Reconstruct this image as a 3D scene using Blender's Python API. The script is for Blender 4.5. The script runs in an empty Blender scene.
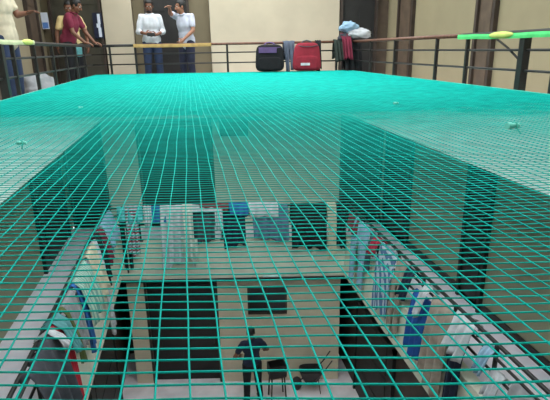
import bpy, bmesh, math, random
from mathutils import Vector, Matrix, noise
random.seed(7)
PI = math.pi
col = bpy.context.scene.collection
# ---------------------------------------------------------------- dimensions (metres, ground = 0)
A, B, D, K = 1.695, 3.043, 9.6, -0.163      # opening: left edge x=-A, right edge x=B, far edge y = D+K*x
XL, XR = -2.9, 4.24                          # corridor walls
ZU, ZM = 6.68, 3.484                         # corridor floors
FBU, FBM = 6.19, 2.757                       # undersides of the slabs
KU, KM = 6.99, 3.62                          # top of kerbs
RU, RM = 7.577, 4.384                        # top rails
NET = 7.035
NEAR = -0.25

# ---------------------------------------------------------------- materials
def srgb(c):
    return tuple((x/255/12.92 if x/255 <= .04045 else ((x/255+.055)/1.055)**2.4) for x in c) + (1,)
def mat(name, c, rough=.7, var=.12, scale=6.0, metal=0, bump=0.0, c2=None, coat=0):
    m = bpy.data.materials.new(name); m.use_nodes = True
    nt = m.node_tree; b = nt.nodes['Principled BSDF']
    b.inputs['Roughness'].default_value = rough; b.inputs['Metallic'].default_value = metal
    b.inputs['Coat Weight'].default_value = coat
    base = srgb(c)
    tc = nt.nodes.new('ShaderNodeTexCoord'); n = nt.nodes.new('ShaderNodeTexNoise')
    n.inputs['Scale'].default_value = scale; n.inputs['Detail'].default_value = 4
    nt.links.new(tc.outputs['Object'], n.inputs['Vector'])
    r = nt.nodes.new('ShaderNodeValToRGB')
    lo = tuple(x*(1-var) for x in base[:3])+(1,) if c2 is None else srgb(c2)
    hi = tuple(min(1, x*(1+var)) for x in base[:3])+(1,) if c2 is None else base
    r.color_ramp.elements[0].position = .35; r.color_ramp.elements[0].color = lo
    r.color_ramp.elements[1].position = .65; r.color_ramp.elements[1].color = hi
    nt.links.new(n.outputs['Fac'], r.inputs['Fac']); nt.links.new(r.outputs['Color'], b.inputs['Base Color'])
    if bump:
        bp = nt.nodes.new('ShaderNodeBump'); bp.inputs['Strength'].default_value = bump; bp.inputs['Distance'].default_value = .02
        nt.links.new(n.outputs['Fac'], bp.inputs['Height']); nt.links.new(bp.outputs['Normal'], b.inputs['Normal'])
    return m
def stripes(name, c1, c2, scale=8, axis='Z'):
    m = mat(name, c1, .9); nt = m.node_tree; b = nt.nodes['Principled BSDF']
    w = nt.nodes.new('ShaderNodeTexWave'); w.bands_direction = axis; w.inputs['Scale'].default_value = scale
    w.inputs['Distortion'].default_value = 1.2
    tc = nt.nodes.new('ShaderNodeTexCoord'); nt.links.new(tc.outputs['Object'], w.inputs['Vector'])
    r = nt.nodes.new('ShaderNodeValToRGB'); r.color_ramp.interpolation = 'CONSTANT'
    r.color_ramp.elements[0].color = srgb(c1); r.color_ramp.elements[1].position = .5; r.color_ramp.elements[1].color = srgb(c2)
    nt.links.new(w.outputs['Fac'], r.inputs['Fac']); nt.links.new(r.outputs['Color'], b.inputs['Base Color'])
    return m
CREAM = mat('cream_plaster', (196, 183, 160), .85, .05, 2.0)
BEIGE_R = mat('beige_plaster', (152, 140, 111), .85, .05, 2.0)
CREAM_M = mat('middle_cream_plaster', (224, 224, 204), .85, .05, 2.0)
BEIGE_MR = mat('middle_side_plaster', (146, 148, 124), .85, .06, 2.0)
OLIVE = mat('olive_plaster', (128, 116, 92), .85, .08, 2.0)  # olive-brown plaster of the far recess and the left end wall
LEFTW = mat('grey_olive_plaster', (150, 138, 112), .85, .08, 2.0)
PALE = mat('pale_concrete_paint', (226, 244, 240), .85, .05, 3.0)
BEIGE_M = mat('beige_parapet_paint', (230, 230, 212), .85, .06, 3.0)
FLOORM = mat('grey_corridor_tile', (238, 232, 242), .6, .06, 4.0)
GROUND = mat('grey_ground_tile', (236, 226, 230), .6, .08, 3.0)
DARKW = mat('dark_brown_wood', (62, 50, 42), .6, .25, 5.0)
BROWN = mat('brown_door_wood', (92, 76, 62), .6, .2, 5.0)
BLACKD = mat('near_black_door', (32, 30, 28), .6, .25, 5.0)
RAILB = mat('black_rail_paint', (34, 32, 32), .45, .2, 20)
RAILR = mat('red_brown_rail_paint', (112, 74, 58), .45, .2, 20)
TEAL = mat('teal_nylon_cord', (0, 178, 166), .75, .14, 9)
TEAL.node_tree.nodes['Principled BSDF'].inputs['Specular IOR Level'].default_value = .15
TEALD = mat('teal_border_rope', (30, 170, 150), .6, .2, 30)
STUBM = mat('pale_teal_plastic_pipe', (120, 214, 200), .5, .04, 8)
WHITEP = mat('white_plastic_pipe', (225, 232, 225), .35, .04, 8)
SKIN = mat('brown_skin', (120, 78, 58), .6, .08, 12)
SKIN2 = mat('light_brown_skin', (150, 104, 80), .6, .08, 12)
LIP = mat('lip', (96, 52, 46), .6); EYEW = mat('eye_white', (225, 220, 210), .3, .02); EYEB = mat('eye_dark', (25, 18, 15), .3)
HAIR = mat('black_hair', (22, 19, 18), .6, .3, 40)
SHOE = mat('dark_shoe_leather', (38, 32, 30), .5, .2, 10)
def fab(name, c, var=.14): return mat(name, c, .95, var, 9, bump=.25)
F = {k: fab('fabric_'+k, v) for k, v in dict(
    beige=(200, 188, 164), jeans=(44, 56, 84), maroon=(118, 36, 58), yellow=(214, 190, 136), white=(206, 208, 214),
    lavender=(190, 192, 206), darkblue=(38, 40, 60), navy=(32, 40, 62), black=(26, 26, 30), teal=(96, 158, 162),
    blue=(52, 108, 178), brightblue=(32, 84, 160), lightblue=(150, 182, 208), crimson=(170, 40, 66), darkred=(120, 44, 54),
    grey=(150, 150, 154), dkgrey=(70, 72, 80), cream=(214, 204, 178), palegreen=(168, 196, 172), greyblue=(104, 122, 150),
    red=(190, 44, 60), olive=(98, 110, 66), offwhite=(208, 208, 200), taupe=(164, 150, 138), slate=(84, 92, 108), bagpurple=(98, 78, 122),
    cyan=(110, 200, 206)).items()}
F['redwhite'] = stripes('fabric_redwhite', (196, 210, 220), (150, 50, 66), 5, 'Z')
F['bluecheck'] = stripes('fabric_bluecheck', (186, 200, 216), (90, 120, 160), 9, 'X')
F['greenpale'] = stripes('fabric_greenpale', (176, 204, 186), (120, 168, 160), 6, 'Y')

# ---------------------------------------------------------------- mesh helper
class MB:
    def __init__(s): s.v = []; s.f = []; s.m = []
    def add(s, vs, fs, mi=0):
        o = len(s.v); s.v += [Vector(x) for x in vs]
        for f in fs: s.f.append([i+o for i in f]); s.m.append(mi)
    def box(s, x0, x1, y0, y1, z0, z1, mi=0, skew=False):
        vs = []
        for z in (z0, z1):
            for x, y in ((x0, y0), (x1, y0), (x1, y1), (x0, y1)):
                vs.append((x, y + (K*x if skew else 0), z))
        s.add(vs, [(3,2,1,0), (4,5,6,7), (0,1,5,4), (1,2,6,5), (2,3,7,6), (3,0,4,7)], mi)
    def tube(s, pts, r, n=8, mi=0, cap=True, flat=None):
        pts = [Vector(p) for p in pts]; N = len(pts); vs = []; fs = []
        rr = r if isinstance(r, (list, tuple)) else [r]*N
        up = None
        for i, p in enumerate(pts):
            t = (pts[min(i+1, N-1)]-pts[max(i-1, 0)]).normalized()
            if up is None: up = Vector((0,0,1)) if abs(t.z) < .9 else Vector((0,1,0))
            a = t.cross(up).normalized(); b = a.cross(t).normalized(); up = b
            for k in range(n):
                an = 2*PI*(k+.5)/n
                vs.append(p + a*rr[i]*math.cos(an)*(flat or 1) + b*rr[i]*math.sin(an))
        for i in range(N-1):
            for k in range(n):
                k2 = (k+1) % n
                fs.append((i*n+k, i*n+k2, (i+1)*n+k2, (i+1)*n+k))
        if cap: fs += [tuple(range(n-1, -1, -1)), tuple((N-1)*n+k for k in range(n))]
        s.add(vs, fs, mi)
    def ell(s, c, r, rot=None, mi=0, nu=16, nv=10):
        c = Vector(c); vs = []; fs = []
        for j in range(1, nv):
            ph = PI*j/nv
            for i in range(nu):
                th = 2*PI*i/nu
                vs.append(Vector((r[0]*math.sin(ph)*math.cos(th), r[1]*math.sin(ph)*math.sin(th), r[2]*math.cos(ph))))
        vs += [Vector((0,0,r[2])), Vector((0,0,-r[2]))]
        for j in range(nv-2):
            for i in range(nu):
                i2 = (i+1) % nu
                fs.append((j*nu+i, (j+1)*nu+i, (j+1)*nu+i2, j*nu+i2))
        T, Bm = len(vs)-2, len(vs)-1
        for i in range(nu):
            i2 = (i+1) % nu
            fs.append((T, i, i2)); fs.append((Bm, (nv-2)*nu+i2, (nv-2)*nu+i))
        if rot is not None: vs = [rot @ v for v in vs]
        s.add([v+c for v in vs], fs, mi)
    def cap(s, p, q, ra, rb, mi=0, n=14):
        p, q = Vector(p), Vector(q); t = (q-p).normalized(); pts = []; rr = []
        for a in (90, 65, 40, 15): pts.append(p - t*ra*math.sin(math.radians(a))); rr.append(max(.0008, ra*math.cos(math.radians(a))))
        for k in (.33, .66): pts.append(p.lerp(q, k)); rr.append(ra+(rb-ra)*k)
        for a in (15, 40, 65, 90): pts.append(q + t*rb*math.sin(math.radians(a))); rr.append(max(.0008, rb*math.cos(math.radians(a))))
        s.tube(pts, rr, n, mi)
    def mesh(s, name, mats):
        me = bpy.data.meshes.new(name); me.from_pydata([tuple(v) for v in s.v], [], s.f)
        for m in (mats if isinstance(mats, (list, tuple)) else [mats]): me.materials.append(m)
        me.polygons.foreach_set('material_index', s.m); me.update()
        return me
    def build(s, name, mats, parent=None, smooth=False, bevel=0, origin=None):
        if origin is not None:
            o_ = Vector(origin); s.v = [v-o_ for v in s.v]
        me = s.mesh(name, mats)
        if smooth: me.polygons.foreach_set('use_smooth', [True]*len(me.polygons))
        ob = bpy.data.objects.new(name, me); col.objects.link(ob)
        if origin is not None: ob.location = origin
        if parent: ob.parent = parent
        if bevel:
            b = ob.modifiers.new('bevel', 'BEVEL'); b.width = bevel; b.segments = 2; b.limit_method = 'ANGLE'
        return ob
def tag(o, label=None, cat=None, group=None, kind=None):
    if label: o['label'] = label
    if cat: o['category'] = cat
    if group: o['group'] = group
    if kind: o['kind'] = kind
    return o
def empty(name, loc=(0,0,0), rz=0):
    o = bpy.data.objects.new(name, None); col.objects.link(o); o.location = loc; o.rotation_euler = (0,0,rz)
    o.empty_display_size = .1
    return o
def struct(name, boxes, mats, bevel=0, label=None):
    m = MB()
    for b in boxes: m.box(*b[:6], mi=(b[7] if len(b) > 7 else 0), skew=(b[6] if len(b) > 6 else False))
    return tag(m.build(name, mats, bevel=bevel), label, kind='structure')
def remesh(mb, name, mats, voxel, smooth=2, factor=.5):
    o = mb.build(name, mats); r = o.modifiers.new('r', 'REMESH'); r.mode = 'VOXEL'; r.voxel_size = voxel; r.use_smooth_shade = True
    if smooth:
        sm = o.modifiers.new('s', 'SMOOTH'); sm.iterations = smooth; sm.factor = factor
    dg = bpy.context.evaluated_depsgraph_get(); dg.update()
    me = bpy.data.meshes.new_from_object(o.evaluated_get(dg), depsgraph=dg)
    old = o.data; o.modifiers.clear(); o.data = me; bpy.data.meshes.remove(old); me.name = name
    me.polygons.foreach_set('use_smooth', [True]*len(me.polygons))
    return o

# ================================================================ SETTING
YF = D + 1.25                                  # far wall (skewed): y = YF + K*x
WALLTOP = 9.9
# ground
struct('floor', [(-5, 7, -2.5, 14, -.2, 0)], [GROUND])
# slabs: corridor floors with their fascia kerb, per storey
def slab(z_floor, z_bot, kerb, fas, flo, n):
    struct('floor.%03d' % n, [
        (XL-.2, -A-.16, -1.6, 11.4, z_bot, z_floor), (B+.16, XR+.2, -1.6, 10.7, z_bot, z_floor),
        (-A-.16, B+.16, D+.16, YF+.3, z_bot, z_floor, True),
        (-A-.16, B+.16, -1.6, NEAR-.16, z_bot, z_floor)], [flo])
    o = struct('trim_%d' % n, [
        (-A-.22, -A, NEAR-.16, D+.44, z_bot-.002, kerb), (B, B+.16, NEAR-.16, D+.16+K*B, z_bot-.002, kerb),
        (-A, B, D, D+.16, z_bot-.002, kerb, True), (-A, B, NEAR-.16, NEAR, z_bot-.002, kerb)], [fas])
    return o
slab(ZU, FBU, KU, PALE, FLOORM, 1)
slab(ZM, FBM, KM, BEIGE_M, FLOORM, 2)
# black strip painting in the shadow line beneath the middle slab's far edge
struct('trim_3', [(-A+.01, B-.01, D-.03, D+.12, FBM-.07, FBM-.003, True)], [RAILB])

def far_wall(name, z0, z1, cuts, yf, m):
    bs = [(x0, x1, yf, yf+.2, z0, z1, True) for x0, x1 in cuts]
    return struct(name, bs, [m])
def doorpanel(n, x0, x1, z0, z1, yf, m, mf, inset=.1, panels=True):
    """a door in the far wall: recessed leaf with a frame and raised panels"""
    d = MB(); d.box(x0+.05, x1-.05, yf+inset, yf+inset+.05, z0, z1-.05, skew=True)
    if panels:
        w = (x1-x0-.1); h = z1-z0-.05
        for i in range(2):
            for j in range(3):
                a = x0+.05+w*(.08+.46*i); c = z0+h*(.05+.32*j)
                d.box(a, a+w*.38, yf+inset-.012, yf+inset, c, c+h*.27, skew=True)
    o = tag(d.build('door_%d' % n, [m]), kind='structure')
    f = MB()
    f.box(x0, x0+.05, yf-.02, yf+inset+.05, z0, z1, skew=True); f.box(x1-.05, x1, yf-.02, yf+inset+.05, z0, z1, skew=True)
    f.box(x0, x1, yf-.02, yf+inset+.05, z1-.05, z1, skew=True)
    f.build('door_frame', [mf], o)
    h = MB(); h.cap((x1-.14, yf+inset-.05+K*(x1-.14), z0+1.0), (x1-.14, yf+inset-.05+K*(x1-.14), z0+1.14), .012, .012)
    h.build('door_handle', [RAILB], o, smooth=True)
    return o
def side_door(n, X, sgn, y0, y1, z0, z1, m, mf):
    """a door in a side wall at x=X; sgn = direction into the room"""
    x_a, x_b = sorted((X+sgn*.004, X+sgn*.03))
    d = MB(); d.box(x_a, x_b, y0+.06, y1-.06, z0, z1-.06)
    h = z1-z0-.06; w = y1-y0-.12
    x_c, x_d = sorted((X+sgn*.03, X+sgn*.042))
    for j in range(3):
        d.box(x_c, x_d, y0+.06+w*.15, y0+.06+w*.85, z0+h*(.05+.32*j), z0+h*(.05+.32*j)+h*.27)
    o = tag(d.build('door_%d' % n, [m]), kind='structure')
    x_a, x_b = sorted((X+sgn*.003, X+sgn*.07))
    f = MB(); f.box(x_a, x_b, y0, y0+.06, z0, z1); f.box(x_a, x_b, y1-.06, y1, z0, z1); f.box(x_a, x_b, y0, y1, z1-.06, z1)
    f.build('door_frame', [mf], o)
    return o
# ---- upper storey walls
far_wall('wall_far_upper', ZU, WALLTOP, [(-1.63, -1.04), (.54, 3.19)], YF, CREAM)
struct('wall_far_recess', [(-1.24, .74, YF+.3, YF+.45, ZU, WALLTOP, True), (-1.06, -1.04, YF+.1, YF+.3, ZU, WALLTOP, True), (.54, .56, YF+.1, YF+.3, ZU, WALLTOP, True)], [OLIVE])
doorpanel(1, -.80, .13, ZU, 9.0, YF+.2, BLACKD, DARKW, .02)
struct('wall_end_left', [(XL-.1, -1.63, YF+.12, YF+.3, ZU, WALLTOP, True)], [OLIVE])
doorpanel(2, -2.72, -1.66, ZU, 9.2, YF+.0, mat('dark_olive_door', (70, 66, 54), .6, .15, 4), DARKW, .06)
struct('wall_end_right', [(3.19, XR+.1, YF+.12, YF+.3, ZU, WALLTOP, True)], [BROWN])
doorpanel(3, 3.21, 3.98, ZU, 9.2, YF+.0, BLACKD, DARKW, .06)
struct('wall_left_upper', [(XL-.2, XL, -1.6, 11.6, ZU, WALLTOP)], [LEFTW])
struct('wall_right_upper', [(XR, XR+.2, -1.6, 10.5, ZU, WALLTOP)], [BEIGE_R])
side_door(4, XL, 1, 10.25, 10.95, ZU, 9.1, BROWN, DARKW)
side_door(5, XR, -1, 8.99, 9.67, ZU, 9.3, BROWN, DARKW)
side_door(6, XR, -1, 6.42, 6.90, ZU, 9.3, BROWN, DARKW)
side_door(7, XL, 1, 7.6, 8.5, ZU, 9.1, BROWN, DARKW)
# ---- middle storey walls
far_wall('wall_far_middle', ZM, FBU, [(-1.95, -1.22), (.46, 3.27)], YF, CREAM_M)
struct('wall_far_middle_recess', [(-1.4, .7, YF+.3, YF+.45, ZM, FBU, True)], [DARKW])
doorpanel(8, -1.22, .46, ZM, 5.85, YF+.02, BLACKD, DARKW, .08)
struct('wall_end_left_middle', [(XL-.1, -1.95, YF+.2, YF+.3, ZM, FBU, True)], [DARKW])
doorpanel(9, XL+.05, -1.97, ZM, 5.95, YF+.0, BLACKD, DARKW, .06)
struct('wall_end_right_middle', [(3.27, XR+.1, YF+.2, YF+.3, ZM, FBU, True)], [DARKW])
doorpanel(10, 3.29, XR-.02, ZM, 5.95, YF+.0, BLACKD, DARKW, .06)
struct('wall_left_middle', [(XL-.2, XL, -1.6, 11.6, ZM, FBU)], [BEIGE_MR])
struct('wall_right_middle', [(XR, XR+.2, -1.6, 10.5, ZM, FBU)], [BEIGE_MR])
side_door(11, XR, -1, 8.62, 9.9, ZM, 5.95, BLACKD, BLACKD)
side_door(12, XR, -1, 6.0, 6.66, ZM, 5.95, BLACKD, BLACKD)
side_door(13, XL, 1, 8.9, 10.9, ZM, 5.95, BLACKD, BLACKD)
struct('baseboard_right', [(XR-.03, XR, -1.6, 10.4, ZM, ZM+.16)], [BLACKD])
# dark ventilator high on the far middle wall
struct('window_1', [(.62, 1.24, YF-.02, YF+.02, 5.62, 6.0, True)], [mat('dark_vent_glass', (70, 92, 84), .3)])
# ---- ground storey walls
YG = D + .15
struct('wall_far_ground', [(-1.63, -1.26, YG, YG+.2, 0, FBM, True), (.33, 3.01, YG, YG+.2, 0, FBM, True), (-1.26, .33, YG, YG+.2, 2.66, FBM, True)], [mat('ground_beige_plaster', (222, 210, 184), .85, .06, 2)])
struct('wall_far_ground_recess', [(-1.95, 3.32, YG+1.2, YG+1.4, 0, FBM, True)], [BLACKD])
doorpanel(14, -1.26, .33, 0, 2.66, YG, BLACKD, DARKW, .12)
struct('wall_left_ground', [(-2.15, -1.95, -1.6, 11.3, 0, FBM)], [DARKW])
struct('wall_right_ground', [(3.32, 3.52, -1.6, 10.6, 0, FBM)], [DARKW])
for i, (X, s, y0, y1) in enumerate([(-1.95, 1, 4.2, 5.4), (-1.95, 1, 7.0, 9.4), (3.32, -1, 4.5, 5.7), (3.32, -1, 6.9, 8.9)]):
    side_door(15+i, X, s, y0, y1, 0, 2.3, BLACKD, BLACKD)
wn = MB(); wn.box(1.02, 1.80, YG-.015, YG+.03, 1.82, 2.42, skew=True)
w2 = tag(wn.build('window_2', [mat('dark_pane', (24, 24, 26), .3)]), kind='structure')
fr = MB()
for b in ((.98, 1.02, 1.78, 2.46), (1.80, 1.84, 1.78, 2.46), (1.02, 1.80, 1.78, 1.82), (1.02, 1.80, 2.42, 2.46), (1.40, 1.42, 1.82, 2.42)):
    fr.box(b[0], b[1], YG-.03, YG+.02, b[2], b[3], skew=True)
fr.build('window_frame', [DARKW], w2)
# ---- near side (behind and under the viewer)
struct('wall_near', [(XL-.2, XR+.2, -1.8, -1.6, 0, WALLTOP)], [CREAM])
# ---- unseen ceiling over the side corridors, open to the sky over most of the opening
struct('ceiling', [(XL-.2, -A-.1, -1.8, 11.6, WALLTOP, WALLTOP+.2), (B+.1, XR+.2, -1.8, 10.6, WALLTOP, WALLTOP+.2),
    (-A-.1, B+.1, -1.8, 1.3, WALLTOP, WALLTOP+.2)], [PALE])  # near strip lengthened to shade the near net; far ceiling left out for brightness

# ================================================================ RAILINGS
def railing(label, pos, posts, ztop, zkerb, mids, m_top, m_bar, s0, s1, thick=(), group=None, brace=None, top_split=None):
    """pos(s) -> (x, y) of the rail line"""
    x0, y0 = pos((s0+s1)/2)
    root = tag(empty('steel_railing', (0, 0, 0)), label, 'railing', group)
    def line(z, a=s0, b=s1): return [(*pos(a), z), (*pos((a+b)/2), z), (*pos(b), z)]
    segs = top_split or [(s0, s1, m_top)]
    for a, b, mm in segs:
        t = MB(); t.tube(line(ztop-.022, a, b), .024, 10); t.build('top_rail', [mm], root, smooth=True)
    for z in mids:
        t = MB(); t.tube(line(z), .012 if ztop > 6 else .017, 6); t.build('mid_rail', [m_bar], root, smooth=True)
    for p in posts:
        x, y = pos(p); r = .038 if p in thick else .019
        t = MB(); t.box(x-r, x+r, y-r, y+r, zkerb, ztop-.02); t.box(x-r-.03, x+r+.03, y-r-.03, y+r+.03, zkerb, zkerb+.012)
        t.build('post', [m_bar], root, bevel=.004)
    if brace:
        t = MB(); t.tube(brace, .012, 6); t.build('brace', [m_bar], root, smooth=True)
    return root
left = lambda s: (-A-.06, s)
left_mid = lambda s: (-A-.16, s)
right = lambda s: (B+.06, s)
far = lambda s: (s, D+.06+K*s)
YFL, YFR = D-K*A+.07, D+K*B+.05
MU = (7.40, 7.215)
railing('black steel railing along the left upper corridor beside the maroon shirted man', left, [3.2, 4.6, 5.22, 5.6, 6.35, 7.15, 7.9, 8.6, 9.3], RU, KU, MU, RAILB, RAILB, NEAR, YFL, thick=(5.22,))
railing('brown top railing across the far end of the upper floor before the two talking men', far, [-1.4, -.93, .77, 2.46, 2.80], RU, KU, MU, RAILR, RAILB, -A-.06, B+.06, top_split=[(-A-.06, -.95, RAILB), (-.95, B+.06, RAILR)])
railing('steel railing along the right upper corridor carrying the green ribbon', right, [2.9, 3.82, 4.24, 5.21, 5.91, 7.2, 8.2], RU, KU, MU, RAILR, RAILB, NEAR, YFR, thick=(4.24,),
        brace=[(B+.06, 4.24, 7.28), (B+.10, 4.55, 7.42), (B+.14, 4.95, 7.57)], top_split=[(NEAR, 5.35, RAILB), (5.35, YFR, RAILR)])
MM = (4.19, 3.99)
pl = [1.5+.85*i for i in range(10)]
lr = railing('dark steel railing along the left middle corridor hung with washing', left_mid, pl, RM, KM, MM, RAILB, RAILB, NEAR, YFL)
t = MB(); t.tube([(-A-.035, NEAR, RM+.026), (-A-.035, 5, RM+.026), (-A-.035, YFL, RM+.026)], .015, 8); t.build('drying_rod', [RAILB], lr, smooth=True)
for p in pl:
    t = MB(); t.tube([(-A-.16, p, RM-.06), (-A-.035, p, RM+.026)], .010, 6); t.build('bracket', [RAILB], lr, smooth=True)
railing('dark steel railing across the far end of the middle floor under hung washing', far, [-1.2, -.35, .5, 1.35, 2.2, 2.85], RM, KM, MM, RAILB, RAILB, -A-.06, B+.06)
railing('dark steel railing along the right middle corridor hung with washing', right, pl[:9], RM, KM, MM, RAILB, RAILB, NEAR, YFR)

# ================================================================ THE NET
def net():
    root = tag(empty('safety_net', (0, 0, 0)), 'teal green knotted safety net stretched across the whole open courtyard', 'net')
    C = .0435; y_near = -.18
    def sagz(x, y):
        u = (x+A)/(A+B); yf = D+K*x; w = max(0, min(1, (y-y_near)/(yf-y_near)))
        return NET - .025*math.sin(PI*max(0, min(1, u)))*math.sin(PI*w)**.6
    def warp(x, y):
        fx = min(1, (x+A)*4, (B-x)*4); fx = max(0, fx)
        dx = .012*noise.noise(Vector((x*1.1, y*.9, 3.1))) + .005*noise.noise(Vector((x*5, y*4, 9)))
        dy = .016*noise.noise(Vector((x*1.3, y*.8, 7.7))) + .006*noise.noise(Vector((x*5, y*5, 1)))
        dz = .008*math.exp(-y/2.5)*noise.noise(Vector((x*2, y*2, 5)))
        return Vector((x+dx*fx, y+dy*fx, sagz(x, y)+dz*fx))
    m = MB()
    nx = int((A+B)/C); rad = .0016
    for i in range(nx+1):
        x = -A + (A+B)*i/nx; yf = D+K*x
        ys = []; y = y_near
        while y < yf: ys.append(y); y += .045 if y < 2.2 else .12
        ys.append(yf)
        m.tube([warp(x, y) for y in ys], [rad*(1+.35*min(1, max(0, (y-1.5)/4))) for y in ys], 5, cap=False)
    y = -.16
    rows = []
    while y < D-.02: rows.append(y); y += .0285
    for y in rows:
        x0 = -A; x1 = min(B, (y+.17)/-K)
        if x1 < x0+.1: continue
        n = max(3, int((x1-x0)/(.045 if y < 2.2 else .12)))
        m.tube([warp(x0+(x1-x0)*k/n, y+K*(x0+(x1-x0)*k/n)) for k in range(n+1)], rad*(1+.35*min(1, max(0, (y-1.5)/4))), 5, cap=False)
    # knots where the cords cross, near rows only
    for i in range(nx+1):
        x = -A + (A+B)*i/nx
        for y in rows:
            if y < 2.6:
                if y+K*x < -.15: continue
                p = warp(x, y+K*x); r = .0030
                m.add([p+Vector(d)*r for d in ((1,0,0),(0,1,0),(-1,0,0),(0,-1,0),(0,0,1),(0,0,-1))],
                      [(0,1,4),(1,2,4),(2,3,4),(3,0,4),(1,0,5),(2,1,5),(3,2,5),(0,3,5)])
    m.build('mesh_panel', [TEAL], root, smooth=True)
    b = MB()
    for pts in ([(-A, y_near, NET), (-A, D-K*A, NET)], [(B, y_near, NET), (B, D+K*B, NET)], [(-A, D-K*A, NET), (B, D+K*B, NET)], [(-A, y_near, NET), (B, y_near, NET)]):
        p, q = Vector(pts[0]), Vector(pts[1]); b.tube([p.lerp(q, t/20) for t in range(21)], .007, 6)
    b.build('border_rope', [TEALD], root, smooth=True)
net()

# ================================================================ WHITE PIPE STUBS tied on the net
def stub(p, rz, L, label):
    k = L/.085
    root = tag(empty('pipe_stub', p, rz), label, 'pipe', 'pale pipe stubs tied on the net')
    b = MB(); b.tube([(-L/2, 0, .016*k), (L*.3, 0, .016*k), (L*.5, 0, .010*k)], [.014*k, .014*k, .012*k], 14); b.tube([(-L/2-.002, 0, .016*k), (-L/2+.025*k, 0, .016*k)], .018*k, 14)
    b.build('pipe', [STUBM], root, bevel=.001)
    b = MB(); b.tube([(L*.12, .018*k, .0), (L*.12, .014*k, .03*k), (L*.12, -.014*k, .03*k), (L*.12, -.018*k, .0), (L*.14, -.04*k, -.02)], .003, 6); b.build('tie_cord', [TEALD], root, smooth=True)
NZ = NET-.012
stub((1.69, 2.32, NZ), .25, .085, 'pale pipe stub tied on the right part of the net, the nearest and largest')
stub((1.59, 3.61, NZ), .3, .042, 'pale pipe stub on the right part of the net, farther back than the largest')
stub((-.82, 2.53, NZ), -.2, .045, 'pale pipe stub on the left part of the net, the nearer one there')
stub((-.86, 4.15, NZ), .2, .030, 'pale pipe stub on the left part of the net, the farther one there')

# ================================================================ RIBBONS on the top rails
def ribbon(name, label, pos, s0, s1, z, h, m, n=24, droop=.012, out=1, knot=None, km=None, off=.05):
    root = tag(empty(name, (0,0,0)), label, 'ribbon')
    b = MB(); vs = []; fs = []
    for i in range(n+1):
        s = s0+(s1-s0)*i/n; x, y = pos(s); w = math.sin(i*1.3)*.0015
        for dz, dn in ((h/2, 0), (0, .004), (-h/2, 0), (-h/2, -.004), (h/2, -.004)):
            nx, ny = out
            vs.append((x+nx*(off+dn), y+ny*(off+dn), z+dz+w-droop*math.sin(PI*i/n)))
    for i in range(n):
        for k in range(5): fs.append((i*5+k, i*5+(k+1) % 5, (i+1)*5+(k+1) % 5, (i+1)*5+k))
    fs += [(4,3,2,1,0), tuple(n*5+k for k in range(5))]
    b.add(vs, fs); b.build('band', [m], root)
    if knot is not None:
        x, y = pos(knot); b = MB(); b.ell((x+out[0]*off, y+out[1]*off, z), (.022, .20, .032)); b.build('knot', [km or m], root, smooth=True)
    return root
GREEN = fab('green_ribbon', (92, 220, 128), .1); YG2 = fab('yellow_green_ribbon', (206, 222, 120), .1); PALEY = fab('pale_lime_tape', (206, 214, 170), .1); TAN = fab('tan_cloth_strip', (196, 160, 100), .15)
ribbon('green_ribbon', 'bright green ribbon tied along the right upper railing with a lime knot', right, 3.0, 5.35, RU-.035, .05, GREEN, out=(-1, 0), knot=4.55, km=YG2)
ribbon('pale_tape', 'pale lime tape running along the near left upper railing', left, 4.7, 6.25, RU-.01, .045, PALEY, out=(1, 0), knot=6.0, km=YG2)
ribbon('tan_cloth_strip', 'tan cloth strip along the far upper railing in front of the two men', far, -.95, .48, RU-.03, .06, TAN, out=(0, -1), droop=.008)

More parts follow.
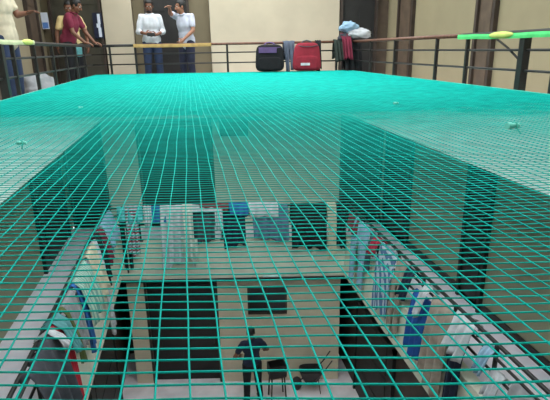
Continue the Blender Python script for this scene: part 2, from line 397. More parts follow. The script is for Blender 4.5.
# ================================================================ WASHING
def rail_pt(side, s, n, z):
    if side == 'left': return Vector((-A-.035+n, s, z))
    if side == 'right': return Vector((B+.06-n, s, z))
    return Vector((s, D+.06+K*s-n, z))
def cloth(name, label, cat, side, s0, s1, zr, drop, back, m, kind='towel', group='washing hung on the middle floor railings', amp=.025, folds=3, lean=0., seed=0, off=.0):
    if side != 'far' and zr < 5: back = min(back, .07); zr = zr+(.045 if side == 'left' else -.12)
    rnd = random.Random(seed or hash_name(label)); ph = rnd.random()*6; ph2 = rnd.random()*6
    nc = 26; r = .03
    rows = []
    nb = max(2, int(back/.06)); nf = max(4, int(drop/.045))
    for j in range(nb, 0, -1): rows.append(('b', back*j/nb))
    for a in (150, 110, 70, 30): rows.append(('t', a))
    for j in range(1, nf+1): rows.append(('f', drop*j/nf))
    m_ = MB(); vs = []; ok = []
    c = (s0+s1)/2; hw = (s1-s0)/2
    for (ty, val) in rows:
        for i in range(nc+1):
            u = -1+2*i/nc; s = c+u*hw; t = 0
            if ty == 't':
                n = r*math.cos(math.radians(val)); z = zr-.022+(r+off*.3)*math.sin(math.radians(val))+.004*math.sin(u*7+ph)
            else:
                sg = 1 if ty == 'f' else -1
                t = val/(drop if ty == 'f' else back)
                wob = amp*(.3+t)*math.sin(u*folds*PI+ph) + .4*amp*t*math.sin(u*folds*2.3*PI+ph2)
                n = sg*(r+.006+abs(amp)*.9*t+.02*t+off)+wob
                if ty == 'f': n = max(n, r+.005) + min(1, val/.4)*(.055+off*.3) + abs(amp)*.5*t
                edge = .05*math.sin(u*2.3+ph2)+.025*math.sin(u*6+ph)
                z = zr-.022 - val*(1+edge*t)
                s = c + u*hw*(1-.10*t*math.sin(ph+1)**2) + lean*val
            keep = True
            if ty == 'f':
                if kind == 'trousers' and t > .32 and abs(u) < .02+.16*(t-.32): keep = False
                if kind == 'trousers' and abs(u) > 1-.15*t: keep = False
                if kind == 'shirt':
                    if t < .45 and abs(u) > .62: keep = False
                    if t >= .45 and abs(u) > .62 and t > .45+.5*(1.05-abs(u))+.35: keep = False
                    if t > .92 and abs(u) < .2: keep = False
            elif kind == 'shirt' and abs(u) > .62: keep = False
            vs.append(rail_pt(side, s, n, z)); ok.append(keep)
    fs = []
    R = len(rows); W = nc+1
    for j in range(R-1):
        for i in range(nc):
            q = (j*W+i, j*W+i+1, (j+1)*W+i+1, (j+1)*W+i)
            if all(ok[k] for k in q): fs.append(q)
    used = sorted({k for f in fs for k in f}); mp = {k: i for i, k in enumerate(used)}
    m_.add([vs[k] for k in used], [tuple(mp[k] for k in f) for f in fs])
    o = m_.build(name, [m], smooth=True, origin=rail_pt(side, c, 0, zr-.5*drop))
    so = o.modifiers.new('thickness', 'SOLIDIFY'); so.thickness = .006
    tag(o, label, cat, group)
    return o
def hash_name(s):
    h = 0
    for ch in s: h = (h*31+ord(ch)) % 1000003
    return h
# far rail, middle floor, from left to right  (s along x)
W = lambda *a, **k: cloth(*a, **k)
W('teal_cloth', 'teal blue cloth bunched on the far middle railing at its left end', 'cloth', 'far', -1.62, -1.1, RM, .26, .3, F['cyan'], off=.01)
W('dark_trousers', 'long black trousers hanging beneath the teal cloth at the far left corner', 'trousers', 'far', -1.60, -1.36, RM, 1.30, .4, F['black'], kind='trousers')
W('striped_shirt', 'red and white patterned shirt hanging below the teal cloth', 'shirt', 'far', -1.45, -1.2, RM, .95, .2, F['redwhite'], off=.03)
W('white_rag', 'small white rag on the far middle railing between the teal and blue cloths', 'cloth', 'far', -1.08, -.92, RM, .34, .2, F['white'], off=.02)
W('blue_towel', 'blue towel folded on the far middle railing beside the white sheet', 'towel', 'far', -.98, -.50, RM, .30, .3, F['blue'], amp=.012)
W('white_sheet', 'long white sheet hanging down over the far middle parapet', 'sheet', 'far', -.74, -.24, RM, 1.25, .3, F['white'], off=.03, lean=-.05)
W('grey_cloth', 'crumpled pale grey cloth hanging at the right foot of the white sheet', 'cloth', 'far', -.36, -.02, RM, 1.22, .2, F['offwhite'], kind='shirt', amp=.03, off=.09)
W('dark_sheet', 'dark slate sheet hanging right of the white sheet', 'sheet', 'far', -.22, .36, RM, .72, .3, F['dkgrey'])
W('white_strip', 'narrow white cloth strip laid along the far middle railing', 'cloth', 'far', -.20, .46, RM, .09, .06, F['white'], off=.03, amp=.005)
W('white_towel', 'narrow white hand towel hanging at the end of the white strip', 'towel', 'far', .36, .52, RM, .46, .2, F['white'], off=.035)
W('dark_red_cloth', 'dark red cloth on the far middle railing left of the blue one', 'cloth', 'far', .06, .66, RM+.03, .12, .3, F['darkred'], off=.01, amp=.01)
W('navy_cloth', 'large dark navy cloth hanging under the dark red one', 'cloth', 'far', .52, .98, RM, .85, .3, F['navy'])
W('blue_cloth', 'small royal blue cloth on the far middle railing left of the white shirt', 'cloth', 'far', .66, 1.06, RM+.03, .20, .3, F['blue'], off=.03, amp=.012)
W('white_shirt', 'white shirt folded over the far middle railing at its middle', 'shirt', 'far', 1.06, 1.66, RM+.03, .24, .3, F['white'], off=.03, amp=.012)
W('blue_checked_shirt', 'greyish blue shirt hanging below the white shirt', 'shirt', 'far', 1.12, 1.86, RM, .70, .3, F['greyblue'], amp=.04)
W('black_jacket', 'black jacket hanging on the right half of the far middle railing', 'jacket', 'far', 1.92, 2.64, RM, .92, .4, F['black'], kind='towel', amp=.045)
W('cream_towel', 'long cream towel hanging near the right end of the far middle railing', 'towel', 'far', 2.66, 2.86, RM, 1.15, .3, F['cream'], amp=.006, folds=1)
W('dark_shirt', 'small black shirt hanging at the right end of the far middle railing', 'shirt', 'far', 2.84, 3.04, RM, .9, .3, F['black'])
# left rail, middle floor (s along y, far to near)
W('light_blue_towel', 'pale blue towel at the far end of the left middle railing', 'towel', 'left', 8.65, 9.6, RM, .50, .5, F['lightblue'], lean=.0)
W('maroon_vest', 'small maroon vest on the left middle railing near the corner', 'vest', 'left', 8.32, 8.62, RM, .6, .2, F['maroon'])
W('black_trousers', 'black trousers hanging on the left middle railing beside the maroon vest', 'trousers', 'left', 8.02, 8.3, RM, .85, .3, F['black'], kind='trousers')
W('cream_sheet', 'cream cloth hanging on the left middle railing above the long white towel', 'cloth', 'left', 7.25, 7.84, RM, .72, .3, F['cream'], amp=.04)
W('long_white_towel', 'long narrow white towel hanging low off the left middle railing', 'towel', 'left', 7.85, 8.0, RM, 1.65, .3, F['white'], off=.0)
W('pale_green_sheet', 'pale green striped sheet on the left middle railing', 'sheet', 'left', 6.35, 7.1, RM, .62, .4, F['greenpale'], amp=.03, off=.05)
W('sky_blue_cloth', 'sky blue cloth hanging under the pale green sheet', 'cloth', 'left', 6.28, 6.5, RM, 1.0, .3, F['blue'], off=.0)
W('grey_shirt', 'grey shirt hanging on the left middle railing next to the pale green sheet', 'shirt', 'left', 5.73, 6.18, RM, .7, .3, F['grey'])
W('olive_scarf', 'thin olive green scarf hanging on the left middle railing', 'scarf', 'left', 5.63, 5.71, RM, .75, .3, F['olive'], off=.03)
W('teal_towel', 'teal towel lying over the red one on the left middle railing', 'towel', 'left', 5.28, 5.54, RM+.01, .40, .3, F['teal'], off=.06)
W('white_cloth', 'white cloth folded over the left middle railing nearest the viewer', 'cloth', 'left', 5.08, 5.2, RM+.01, .18, .3, F['white'], off=.06)
W('red_towel', 'long red towel hanging below the teal towel at the left', 'towel', 'left', 5.24, 5.5, RM, 1.35, .2, F['red'], off=.01)
W('dark_blanket', 'large dark grey blanket hanging at the near end of the left washing', 'blanket', 'left', 4.35, 5.2, RM, .95, .3, F['dkgrey'], amp=.045)
# right rail, middle floor (far to near)
W('maroon_cloth', 'maroon cloth at the far end of the right middle railing', 'cloth', 'right', 8.35, 8.95, RM, .28, .3, F['darkred'])
W('light_blue_jeans', 'light blue jeans hanging near the far end of the right middle railing', 'jeans', 'right', 7.75, 8.6, RM, 1.2, .3, F['lightblue'], kind='trousers', off=.01)
W('grey_towel', 'slate coloured towel beside the light blue jeans', 'towel', 'right', 7.56, 7.74, RM, .7, .3, F['slate'])
W('crimson_cloth', 'small crimson cloth over the right middle railing', 'cloth', 'right', 7.27, 7.54, RM+.01, .27, .3, F['crimson'], off=.03)
W('white_blue_shirt', 'long pale blue checked shirt on the right middle railing', 'shirt', 'right', 6.6, 7.25, RM, 1.15, .3, F['bluecheck'])
W('taupe_trousers', 'taupe trousers hanging right of the pale checked shirt', 'trousers', 'right', 6.25, 6.58, RM, 1.2, .3, F['taupe'], kind='trousers')
W('navy_maroon_shirt', 'dark navy shirt on the right middle railing left of the bright blue cloth', 'shirt', 'right', 5.98, 6.23, RM+.01, .40, .3, F['navy'], off=.03)
W('bright_blue_shirt', 'bright blue shirt hanging low in the middle of the right railing', 'shirt', 'right', 5.45, 5.95, RM-.22, .85, .2, F['brightblue'], off=.02)
W('small_white_towel', 'short white towel above the bright blue shirt on the right railing', 'towel', 'right', 5.48, 5.66, RM+.01, .40, .3, F['white'], off=.04)
W('taupe_sheet', 'wide greyish taupe sheet on the right railing', 'sheet', 'right', 4.85, 5.42, RM-.05, 1.15, .3, F['taupe'], amp=.04)
W('white_teal_shirt', 'white and pale teal shirt over the right railing above dark jeans', 'shirt', 'right', 4.42, 4.82, RM+.08, .42, .4, F['white'], off=.03, kind='towel', amp=.04)
W('dark_jeans', 'dark navy jeans hanging below the white and teal shirt', 'jeans', 'right', 4.45, 4.83, RM, 1.15, .3, F['navy'], kind='trousers', off=.0)
W('white_narrow_towel', 'narrow white towel lying low on the right railing toward the viewer', 'towel', 'right', 3.85, 4.05, RM-.2, .30, .2, F['white'])
W('pale_blue_cloth', 'small pale blue cloth right of the white and teal shirt', 'cloth', 'right', 4.05, 4.22, RM, .26, .3, F['lightblue'], off=.03)
W('grey_sheet', 'light grey sheet at the near end of the right railing', 'sheet', 'right', 3.2, 3.7, RM-.1, .55, .3, F['grey'], amp=.04)

# ================================================================ UPPER RAIL: bags and garment pile
def rbox(mb, c, hx, hy, hz, p=4.0, n=20, taper=0, mi=0):
    """superellipsoid pouch"""
    vs = []; fs = []
    sg = lambda w, e: math.copysign(abs(w)**e, w)
    e = 2/p
    for j in range(n+1):
        la = -PI/2+PI*j/n
        for i in range(2*n):
            lo = 2*PI*i/(2*n)
            z = sg(math.sin(la), e); k = 1-taper*z
            vs.append((c[0]+hx*k*sg(math.cos(la), e)*sg(math.cos(lo), e), c[1]+hy*k*sg(math.cos(la), e)*sg(math.sin(lo), e), c[2]+hz*z))
    for j in range(n):
        for i in range(2*n):
            i2 = (i+1) % (2*n); fs.append((j*2*n+i, j*2*n+i2, (j+1)*2*n+i2, (j+1)*2*n+i))
    mb.add(vs, fs, mi)
def bag(name, label, x, w, h, m, m2, patch=None, rot=0, taper=.06):
    y = D+K*x-.10
    root = tag(empty(name, (x, y, NET+.012), math.atan(K)), label, 'bag')
    root.rotation_euler = (0, rot, math.atan(K))
    b = MB(); rbox(b, (0, 0, h/2), w/2, .085, h/2, 5, taper=taper); b.build('body', [m], root, smooth=True)
    b = MB(); rbox(b, (0, -.085, h*.30), w*.40, .03, h*.24, 5); b.build('front_pocket', [m], root, smooth=True)
    b = MB(); b.tube([(-w*.34, -.06, h*.90), (-w*.1, -.092, h*.86), (w*.2, -.092, h*.86), (w*.40, -.06, h*.90)], .007, 6); b.build('zip', [m2], root, smooth=True)
    b = MB(); b.tube([(-w*.2, 0, h*.97), (-w*.12, .05, h*1.05), (0, .06, h*1.08), (w*.12, .05, h*1.05), (w*.2, 0, h*.97)], .012, 6, flat=1.6); b.build('strap', [m2], root, smooth=True)
    if patch:
        b = MB(); b.box(*patch[0]); o = b.build('patch', [patch[1]], root, bevel=.003); 
    return root
bag('dark_bag', 'black bag with a purple panel standing at the far upper railing', 1.53, .52, .48, F['black'], F['bagpurple'], ((-.20, .13, -.10, -.075, .33, .43), F['bagpurple']))
bag('maroon_bag', 'maroon bag with a small white mark beside the black bag', 2.21, .50, .50, fab('bag_maroon', (146, 40, 56)), F['dkgrey'], ((-.12, .05, -.125, -.11, .10, .145), F['white']), taper=.12)
cloth('dark_trousers', 'dark trousers hanging between the two bags on the far upper railing', 'trousers', 'far', 1.80, 2.02, RU, .50, .3, F['slate'], group=None, kind='trousers')
cloth('black_scarf', 'black cloth hanging right of the maroon bag on the upper railing', 'cloth', 'far', 2.40, 2.50, RU, .50, .3, F['black'], group=None)
def lump(name, label, c, r, m, seed, cat='cloth', group=None, sub=4, k=.35):
    bm = bmesh.new(); bmesh.ops.create_icosphere(bm, subdivisions=sub, radius=1)
    for v in bm.verts:
        p = v.co.copy(); d = noise.noise(p*1.5+Vector((seed, 0, 0)))*k + abs(noise.noise(p*3.2+Vector((0, seed, 0))))*k*.9
        v.co = Vector((p.x*r[0], p.y*r[1], p.z*r[2]))*(1+d-.1)
    me = bpy.data.meshes.new(name); bm.to_mesh(me); bm.free(); me.materials.append(m)
    me.polygons.foreach_set('use_smooth', [True]*len(me.polygons))
    o = bpy.data.objects.new(name, me); col.objects.link(o); o.location = c
    return tag(o, label, cat, group)
g = 'garments piled on the upper railing corner'
cy = D+K*3.0+.06
cloth('black_jacket', 'black jacket hanging from the far right upper corner under the pile', 'jacket', 'far', 2.92, 3.25, RU, .55, .5, F['black'], group=g, amp=.04)
cloth('dark_green_shirt', 'dark green shirt hanging left of the maroon one at the corner pile', 'shirt', 'far', 2.74, 2.92, RU+.01, .36, .3, fab('fabric_darkgreen', (44, 52, 46)), group=g, amp=.03)
cloth('maroon_shirt', 'maroon shirt hanging from the garment pile on the upper corner', 'shirt', 'far', 2.86, 3.03, RU+.10, .42, .3, F['maroon'], kind='towel', group=g, off=.06, amp=.03)
lump('white_garment', 'white crumpled garment on top of the upper railing corner', (3.22, cy-.03, RU+.12), (.24, .10, .085), F['white'], 3.3, 'garment', g)
lump('light_blue_garment', 'pale blue crumpled garment topmost of the corner pile', (3.02, cy+.0, RU+.24), (.17, .10, .09), F['lightblue'], 8.1, 'garment', g)
lump('dark_garment', 'dark crumpled garment at the base of the corner pile', (2.98, cy+.02, RU+.06), (.17, .09, .08), F['dkgrey'], 5.7, 'garment', g)

# white sacking bundle behind the left railing
lump('white_sack', 'white crumpled sack on the floor behind the left upper railing', (-2.10, 7.45, ZU+.26), (.28, .46, .27), F['grey'], 2.2, 'sack', k=.22)
# notices on the dark end wall
def notice(label, x0, x1, z0, z1, y, rows, bgm, fgm):
    root = tag(empty('wall_notice', ((x0+x1)/2, y+K*(x0+x1)/2, (z0+z1)/2)), label, 'notice')
    root.rotation_euler = (0, 0, math.atan(K)); w = (x1-x0)/2; h = (z1-z0)/2
    b = MB(); b.box(-w, w, -.012, 0, -h, h); b.build('board', [bgm], root)
    b = MB()
    for (a, c, e, f_) in rows: b.box(-w+2*w*a, -w+2*w*c, -.016, -.012, -h+2*h*e, -h+2*h*f_)
    b.build('print', [fgm], root)
NB = mat('notice_dark_blue', (28, 34, 58), .5); NW = mat('notice_white', (220, 226, 240), .5, .03); NBL = mat('notice_blue', (96, 140, 210), .5, .05)
notice('tall dark blue notice with white marks beside the far left doorway', -1.84, -1.65, 7.72, 8.22, YF-.02, [(.5, .8, .55, .95), (.35, .75, .42, .58), (.5, .82, .05, .42)], NB, NW)
notice('small white and blue notice on the wall above the left railing', -2.88, -2.74, 7.92, 8.24, YF-.02, [(.1, .9, .05, .4)], NW, NBL)
# small lamp under the far middle slab
lt = tag(empty('tube_light', (1.50, D-.06+K*1.5, FBM+.06), math.atan(K)), 'pale tube light fixed on the far slab edge above the dark window', 'light')
b = MB(); b.box(-.20, .20, -.02, .03, -.035, .035); b.build('housing', [WHITEP], lt, bevel=.006)
b = MB(); b.tube([(-.18, -.035, 0), (.18, -.035, 0)], .016, 10); b.build('tube', [mat('tube_glass', (200, 240, 235), .2)], lt, smooth=True)

# ================================================================ GROUND: chair and box
def chair(loc, rz, label):
    root = tag(empty('plastic_chair', loc, rz), label, 'chair')
    m = mat('dark_plastic', (40, 38, 40), .4); leg = RAILB
    b = MB(); rbox(b, (0, 0, .43), .23, .22, .022, 6); b.build('seat', [m], root, smooth=True)
    b = MB(); vs = []; fs = []
    for j in range(9):
        for i in range(13):
            u = -1+i/6; t = j/8
            vs.append((u*(.22-.02*t), -.20-.10*t+.05*u*u, .50+.36*t*(1-.12*u*u)))
    for j in range(8):
        for i in range(12): fs.append((j*13+i, j*13+i+1, (j+1)*13+i+1, (j+1)*13+i))
    b.add(vs, fs); o = b.build('backrest', [m], root, smooth=True); s = o.modifiers.new('t', 'SOLIDIFY'); s.thickness = .02
    for sx in (-1, 1):
        b = MB(); b.tube([(sx*.19, .18, .43), (sx*.22, .23, 0)], .014, 8); b.build('leg', [leg], root, smooth=True)
        b = MB(); b.tube([(sx*.20, -.29, .84), (sx*.19, -.19, .43), (sx*.22, -.27, 0)], .014, 8); b.build('leg', [leg], root, smooth=True)
        b = MB(); b.tube([(sx*.225, -.23, .64), (sx*.25, .0, .65), (sx*.24, .18, .62), (sx*.2, .19, .43)], .014, 8); b.build('armrest', [leg], root, smooth=True)
    return root
def barrow(loc, rz):
    root = tag(empty('wheelbarrow', loc, rz), 'dark wheelbarrow with a raised handle by the far ground wall', 'wheelbarrow')
    b = MB(); vs = []; fs = []
    prof = [(.20, .22), (.30, .34), (.36, .46), (.38, .50)]
    for r, z in prof:
        for i in range(24):
            a = 2*PI*i/24; sx = math.copysign(abs(math.cos(a))**.6, math.cos(a)); sy = math.copysign(abs(math.sin(a))**.6, math.sin(a))
            vs.append((sx*r*1.0, sy*r*.72, z))
    for j in range(3):
        for i in range(24): fs.append((j*24+i, j*24+(i+1) % 24, (j+1)*24+(i+1) % 24, (j+1)*24+i))
    fs.append(tuple(range(23, -1, -1)))
    b.add(vs, fs); o = b.build('tray', [mat('dark_metal_tray', (52, 50, 50), .5, .2)], root, smooth=False); s = o.modifiers.new('t', 'SOLIDIFY'); s.thickness = .012
    for sy in (-1, 1):
        b = MB(); b.tube([(-.45, sy*.10, .16), (0, sy*.2, .25), (.45, sy*.24, .62), (.62, sy*.25, .80)], .016, 8); b.build('handle', [RAILB], root, smooth=True)
        b = MB(); b.tube([(.2, sy*.2, .36), (.28, sy*.22, 0)], .014, 8); b.build('leg', [RAILB], root, smooth=True)
    b = MB(); b.tube([(-.45, -.035, .16), (-.45, .035, .16)], .16, 20); b.build('wheel', [RAILB], root, bevel=.01)
    return root
barrow((2.30, 9.02, 0), -.15).scale = (.72, .72, 1.1)

# ================================================================ PEOPLE
def frame_from(d, up):
    d = Vector(d).normalized(); up = Vector(up); s = d.cross(up).normalized(); u = s.cross(d).normalized()
    return d, s, u
def hand(mb, wrist, d, back, curl, thumb_side, k=1.0):
    """palm + five fingers; d = direction of the fingers, back = normal out of the back of the hand"""
    d, s, u = frame_from(d, back); w = Vector(wrist)
    rot = Matrix((s, d, u)).transposed()
    pc = w + d*.050*k
    mb.ell(pc, (.040*k, .056*k, .016*k), rot)
    mb.cap(w-d*.01, pc, .024*k, .024*k)
    L = [.066, .078, .074, .058]
    for i in range(4):
        side = (-1.5+i)*thumb_side*-1
        root = w + d*(.088+(-.004 if i in (0, 3) else .004))*k + s*side*.0215*k
        a = side*.10
        dd = (d*math.cos(a) + s*math.sin(a)).normalized(); p = root; ang = curl*.55
        for seg, fr in enumerate((.45, .32, .23)):
            v = (dd*math.cos(ang) - u*math.sin(ang)); q = p + v*L[i]*fr*k
            mb.cap(p, q, (.0085-.0008*seg)*k, (.0082-.0009*seg)*k, n=8); p = q; ang += curl*.6
    t0 = w + d*.030*k + s*thumb_side*.030*k
    t1 = t0 + (d*.6 + s*thumb_side*.75 - u*.25).normalized()*.036*k; t2 = t1 + (d*.9 + s*thumb_side*.25 - u*(.25+.3*curl)).normalized()*.028*k
    mb.cap(t0, t1, .012*k, .010*k, n=8); mb.cap(t1, t2, .010*k, .0085*k, n=8)
def person(label, loc, rz, P, skin, shirt, trousers, sleeve='short', scale=1.0, hem=.86, seed=1, extra=None, beard=False, long=0):
    J = dict(pelvis=(0,0,.93), chest=(0,.0,1.27), neck=(0,-.01,1.45), head=(0,.02,1.595), face=(0,1,0),
             sR=(.17,0,1.40), sL=(-.17,0,1.40), eR=(.23,-.02,1.12), eL=(-.23,-.02,1.12), wR=(.24,.08,.88), wL=(-.24,.08,.88),
             hR=(.09,0,.90), hL=(-.09,0,.90), kR=(.11,.02,.49), kL=(-.11,.02,.49), aR=(.12,-.02,.08), aL=(-.12,-.02,.08),
             dR=None, dL=None, bR=None, bL=None, cR=.5, cL=.5)
    J.update(P); V = {k: Vector(v) for k, v in J.items() if isinstance(v, tuple)}
    root = tag(empty('person', loc, rz), label, 'person'); root.scale = (scale,)*3
    fd, fs_, fu = frame_from(V['face'], (0, 0, 1)); HR = Matrix((fs_, fd, fu)).transposed(); H = V['head']
    hp = lambda x, y, z: H + HR @ Vector((x, y, z))
    b = MB()
    # torso, one skin
    spine = (V['neck']-V['pelvis']).normalized()
    b.ell(V['pelvis'], (.155, .105, .13)); b.ell(V['pelvis'].lerp(V['chest'], .5), (.135, .092, .18)); b.ell(V['chest'], (.158, .102, .19))
    b.cap(V['neck']-spine*.07, V['sL']-spine*.015, .046, .038); b.cap(V['neck']-spine*.07, V['sR']-spine*.015, .046, .038); b.cap(V['neck']-spine*.06, H-fu*.05, .056, .050)
    for S in 'RL':
        b.cap(V['s'+S]-Vector((0, 0, .015)), V['e'+S], .043, .038); b.cap(V['e'+S], V['w'+S], .040, .025)
        d = Vector(J['d'+S]) if J['d'+S] else (V['w'+S]-V['e'+S]); bk = Vector(J['b'+S]) if J['b'+S] else Vector((1 if S == 'R' else -1, .2, .1))
        hand(b, V['w'+S], d, bk, J['c'+S], -1 if S == 'R' else 1)
        b.cap(V['h'+S], V['k'+S], .082, .054); b.cap(V['k'+S], V['a'+S], .054, .036)
        b.cap(V['a'+S], V['a'+S]+Vector((0, .14, -.045)), .036, .028)
    # head
    b.ell(hp(0, -.012, .030), (.074, .092, .088), HR); b.ell(hp(0, .022, -.035), (.060, .068, .082), HR); b.ell(hp(0, .058, -.092), (.030, .026, .022), HR)
    b.cap(hp(0, .086, .012), hp(0, .106, -.030), .009, .014); b.ell(hp(0, .078, .030), (.052, .016, .010), HR)
    for sx in (-1, 1):
        b.ell(hp(sx*.074, -.012, -.012), (.010, .020, .032), HR); b.ell(hp(sx*.040, .060, -.030), (.022, .022, .022), HR)
    body = remesh(b, 'body', [skin, LIP, EYEW, EYEB], .0055, 2)
    ex = MB()
    for sx in (-1, 1):
        ex.ell(hp(sx*.031, .078, .008), (.014, .010, .008), HR, mi=2, nu=10, nv=8); ex.ell(hp(sx*.031, .0865, .008), (.006, .003, .006), HR, mi=3, nu=8, nv=6)
    ex.ell(hp(0, .083, -.062), (.024, .008, .0075), HR, mi=1, nu=10, nv=8)
    eo = ex.build('tmp', [skin, LIP, EYEW, EYEB], smooth=True)
    bm = bmesh.new(); bm.from_mesh(body.data); n0 = len(bm.faces); bm.from_mesh(eo.data); bm.to_mesh(body.data); bm.free()
    me_ = eo.data; bpy.data.objects.remove(eo); bpy.data.meshes.remove(me_)
    body.parent = root
    # hair: a cap over crown, back and sides, face left free
    hb = MB(); hb.ell(hp(0, -.020, .040), (.082, .096, .092), HR, nu=28, nv=18)
    keep = []
    for i, v in enumerate(hb.v):
        q = HR.transposed() @ (v-H); q = q*(1+.03*noise.noise(q*60+Vector((seed, 0, 0))))
        if q.z < -.055: q.z = -.055
        if q.y > .045 and q.z < .070: q.y = .045 - (.07-q.z)*.25
        hb.v[i] = H + HR @ q
    if beard:
        hb.ell(hp(0, .050, -.088), (.050, .040, .030), HR); 
    hb.build('hair', [HAIR], root, smooth=True)
    # trousers
    t = MB(); t.ell(V['pelvis']+Vector((0, 0, -.01)), (.175, .125, .12)); t.cap(V['hL'], V['hR'], .085, .085)
    for S in 'RL':
        t.cap(V['h'+S], V['k'+S], .100, .072); t.cap(V['k'+S], V['a'+S]+Vector((0, 0, .015)), .072, .060)
    remesh(t, 'trousers', [trousers], .012, 3).parent = root
    # shirt
    s = MB(); mid = V['pelvis'].lerp(V['chest'], .45)
    s.ell(V['pelvis']+Vector((0, 0, .05-long*.5)), (.185, .135, .15+long*.5)); s.ell(mid, (.160, .118, .20)); s.ell(V['chest'], (.178, .122, .20)); s.cap(V['neck']-spine*.05, V['sL'], .060, .054); s.cap(V['neck']-spine*.05, V['sR'], .060, .054)
    s.cap(V['neck']-spine*.06, V['neck']-spine*.0, .072, .058)
    for S in 'RL':
        if sleeve == 'short': s.cap(V['s'+S]-Vector((0, 0, .012)), V['s'+S].lerp(V['e'+S], .62), .060, .060)
        else:
            s.cap(V['s'+S]-Vector((0, 0, .012)), V['e'+S], .060, .052)
            s.cap(V['e'+S], V['e'+S].lerp(V['w'+S], .35 if sleeve == 'rolled' else .9), .054, .045)
    so = remesh(s, 'shirt', [shirt], .012, 3)
    # soft creases
    for v in so.data.vertices:
        nse = noise.noise(v.co*9+Vector((seed*3, 0, 0)))*.010 + noise.noise(Vector((v.co.x*18, v.co.y*18, v.co.z*5+seed)))*.006
        v.co += v.normal*nse
    so.parent = root
    c = MB(); n = V['neck']
    ring = [n + Vector((.066*math.cos(a), .062*math.sin(a)+.008, .012-.022*max(0, math.sin(a)))) for a in [2*PI*i/20 for i in range(21)]]
    c.tube(ring, .011, 6, cap=False); c.build('collar', [shirt], root, smooth=True)
    for S in 'RL':
        f = MB(); a = V['a'+S]
        f.ell((a.x, a.y+.060, .040), (.046, .140, .036)); f.ell((a.x, a.y-.02, .055), (.042, .060, .052)); f.box(a.x-.042, a.x+.042, a.y-.075, a.y+.19, .0, .018)
        remesh(f, 'shoe', [SHOE], .010, 2).parent = root
    if extra: extra(root, V)
    return root
# man at the far left, half in view, forearm raised toward the opening
person('person in beige tee and blue jeans at the left edge, arm stretched forward', (-2.16, 6.72, ZU), -PI/2-.1,
       dict(eL=(-.20, .10, 1.18), wL=(-.22, .20, 1.20), dL=(.1, .9, .2), bL=(-.2, 0, 1), cL=.5, sL=(-.18, .01, 1.40),
            eR=(.25, -.10, 1.12), wR=(.24, -.12, .86), cR=.7), SKIN, F['beige'], F['jeans'], scale=1.04, seed=3, long=.10)
# man in maroon shirt leaning on the left rail
def teal_pouch(root, V):
    b = MB(); rbox(b, (-.02, .15, .80), .11, .035, .11, 4); b.build('waist_pouch', [F['teal']], root, smooth=True)
person('person in maroon shirt leaning with both hands on the left railing', (-2.06, 9.72, ZU), -PI/2-.25,
       dict(pelvis=(0, -.02, .93), chest=(0, .08, 1.26), neck=(0, .14, 1.43), head=(0, .21, 1.555), face=(-.15, 1, -.45),
            sR=(.17, .12, 1.38), sL=(-.17, .12, 1.38), eR=(.22, .20, 1.10), eL=(-.22, .22, 1.12), wR=(.16, .37, .925), wL=(-.20, .38, .93),
            dR=(-.1, 1, -.15), dL=(0, 1, -.15), bR=(0, .2, 1), bL=(0, .2, 1), cR=.9, cL=.9), SKIN, F['maroon'], F['black'], scale=1.0, seed=5, extra=teal_pouch)
person('person in yellow tee half hidden behind the maroon shirted one', (-2.18, 10.6, ZU), PI+.1,
       dict(eR=(.27, .0, 1.14), eL=(-.27, .0, 1.14), wR=(.28, .08, .90), wL=(-.28, .08, .90), face=(0, 1, -.3)), SKIN, F['yellow'], F['black'], scale=1.0, seed=6)
# man in white shirt, hands held together, facing the viewer
def paper(root, V):
    b = MB(); b.box(-.075, .075, .262, .272, 1.035, 1.10); b.build('phone', [RAILB], root, bevel=.004)
person('person in white shirt and jeans facing forward, holding a small dark item', (-.64, 10.28, ZU), PI+.05,
       dict(eR=(.235, .02, 1.13), eL=(-.235, .02, 1.13), wR=(.11, .235, 1.09), wL=(-.11, .235, 1.07), dR=(-1, .25, .0), dL=(1, .25, 0), bR=(.2, 1, .2), bL=(-.2, 1, .2), cR=.7, cL=.7,
            face=(0, 1, -.35), aR=(.13, 0, .08), aL=(-.11, .02, .08)), SKIN, F['white'], F['jeans'], sleeve='rolled', seed=8, extra=paper, beard=True, scale=1.0)
# man in pale lavender shirt pointing to the left of the picture across his face
person('person in pale lavender shirt pointing sideways with a raised arm', (.03, 10.20, ZU), PI-.75,
       dict(pelvis=(0, -.02, .93), chest=(0, .03, 1.26), neck=(0, .06, 1.43), head=(.01, .10, 1.57), face=(.5, 1, -.15),
            sR=(.17, .04, 1.40), eR=(.10, .29, 1.45), wR=(-.06, .46, 1.54), dR=(-.35, 1, .1), bR=(.3, 0, 1), cR=.35,
            sL=(-.17, .0, 1.40), eL=(-.24, .06, 1.13), wL=(-.18, .27, .97), cL=.6), SKIN2, F['lavender'], F['darkblue'], seed=11, scale=1.0, long=.07)
# man on the ground floor, seen from behind
def carried(root, V):
    pass
person('person in navy shirt and dark trousers standing on the ground floor under the net', (.95, 8.85, 0), .1,
       dict(eR=(.32, .02, 1.17), eL=(-.33, -.02, 1.15), wR=(.30, .22, 1.02), wL=(-.24, .16, .98), dR=(.0, 1, -.1), dL=(.6, .8, -.2), cR=.9, cL=.7, face=(.1, 1, -.3),
            kR=(.12, .03, .49), aR=(.16, .05, .08), aL=(-.14, -.05, .08), hR=(.10, 0, .90), hL=(-.10, 0, .90)), SKIN, F['navy'], F['black'], scale=1.10, seed=14)
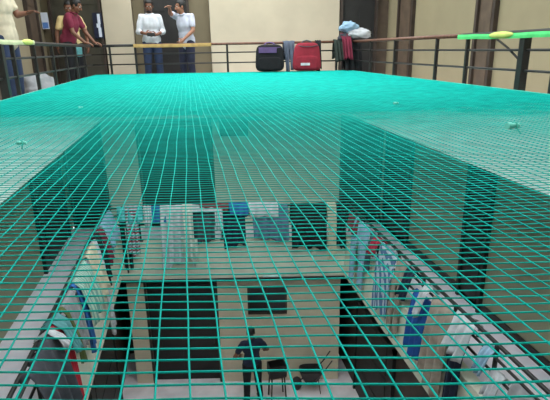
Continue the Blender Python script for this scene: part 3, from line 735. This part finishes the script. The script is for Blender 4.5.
# dark crate the man holds against his right side
bx = tag(empty('dark_crate', (1.50, 8.92, .62), .1), 'dark open crate on a stool at the right of the navy shirted person', 'crate')
b = MB(); b.box(-.19, .19, -.14, .14, 0, .02)
for q in ((-.19, -.17, -.14, .14), (.17, .19, -.14, .14), (-.17, .17, -.14, -.12), (-.17, .17, .12, .14)): b.box(q[0], q[1], q[2], q[3], .02, .26)
b.build('shell', [BLACKD], bx, bevel=.006)
b = MB(); b.tube([(-.12, -.145, .2), (-.1, -.165, .21), (.1, -.165, .21), (.12, -.145, .2)], .009, 6); b.build('handle', [RAILB], bx, smooth=True)
st = tag(empty('wooden_stool', (1.50, 8.92, 0), .1), 'small dark stool under the crate on the ground floor', 'stool')
b = MB(); b.box(-.18, .18, -.14, .14, .585, .618); b.build('seat', [DARKW], st, bevel=.006)
for sx in (-1, 1):
    for sy in (-1, 1):
        b = MB(); b.tube([(sx*.14, sy*.1, .585), (sx*.17, sy*.13, 0)], .017, 8); b.build('leg', [DARKW], st, smooth=True)

# ================================================================ LIGHT
w = bpy.data.worlds.new('overcast'); bpy.context.scene.world = w; w.use_nodes = True
bg = w.node_tree.nodes['Background']
tc = w.node_tree.nodes.new('ShaderNodeTexCoord'); sx = w.node_tree.nodes.new('ShaderNodeSeparateXYZ'); rp = w.node_tree.nodes.new('ShaderNodeValToRGB')
w.node_tree.links.new(tc.outputs['Generated'], sx.inputs['Vector']); w.node_tree.links.new(sx.outputs['Z'], rp.inputs['Fac']); w.node_tree.links.new(rp.outputs['Color'], bg.inputs['Color'])
rp.color_ramp.elements[0].color = (.55, .58, .6, 1); rp.color_ramp.elements[1].color = (.95, 1.0, 1.0, 1)
bg.inputs['Strength'].default_value = 4.9

# ================================================================ CAMERA
f_px, pitch, yaw, roll = 484.2, .3027, .1694, -.0178
Fw = Vector((math.sin(yaw)*math.cos(pitch), math.cos(yaw)*math.cos(pitch), -math.sin(pitch)))
R0 = Vector((math.cos(yaw), -math.sin(yaw), 0)); U0 = R0.cross(Fw)
Rr = R0*math.cos(roll)+U0*math.sin(roll); Uu = U0*math.cos(roll)-R0*math.sin(roll)
cd = bpy.data.cameras.new('camera'); cam = bpy.data.objects.new('camera', cd); col.objects.link(cam)
M = Matrix((Rr, Uu, -Fw)).transposed().to_4x4(); M.translation = (0, 0, 7.45); cam.matrix_world = M
cd.sensor_fit = 'HORIZONTAL'; cd.sensor_width = 36; cd.lens = 36*f_px/550; cd.clip_start = .02
bpy.context.scene.camera = cam
vs = bpy.context.scene.view_settings; vs.view_transform = 'Standard'; vs.look = 'None'; vs.exposure = 0
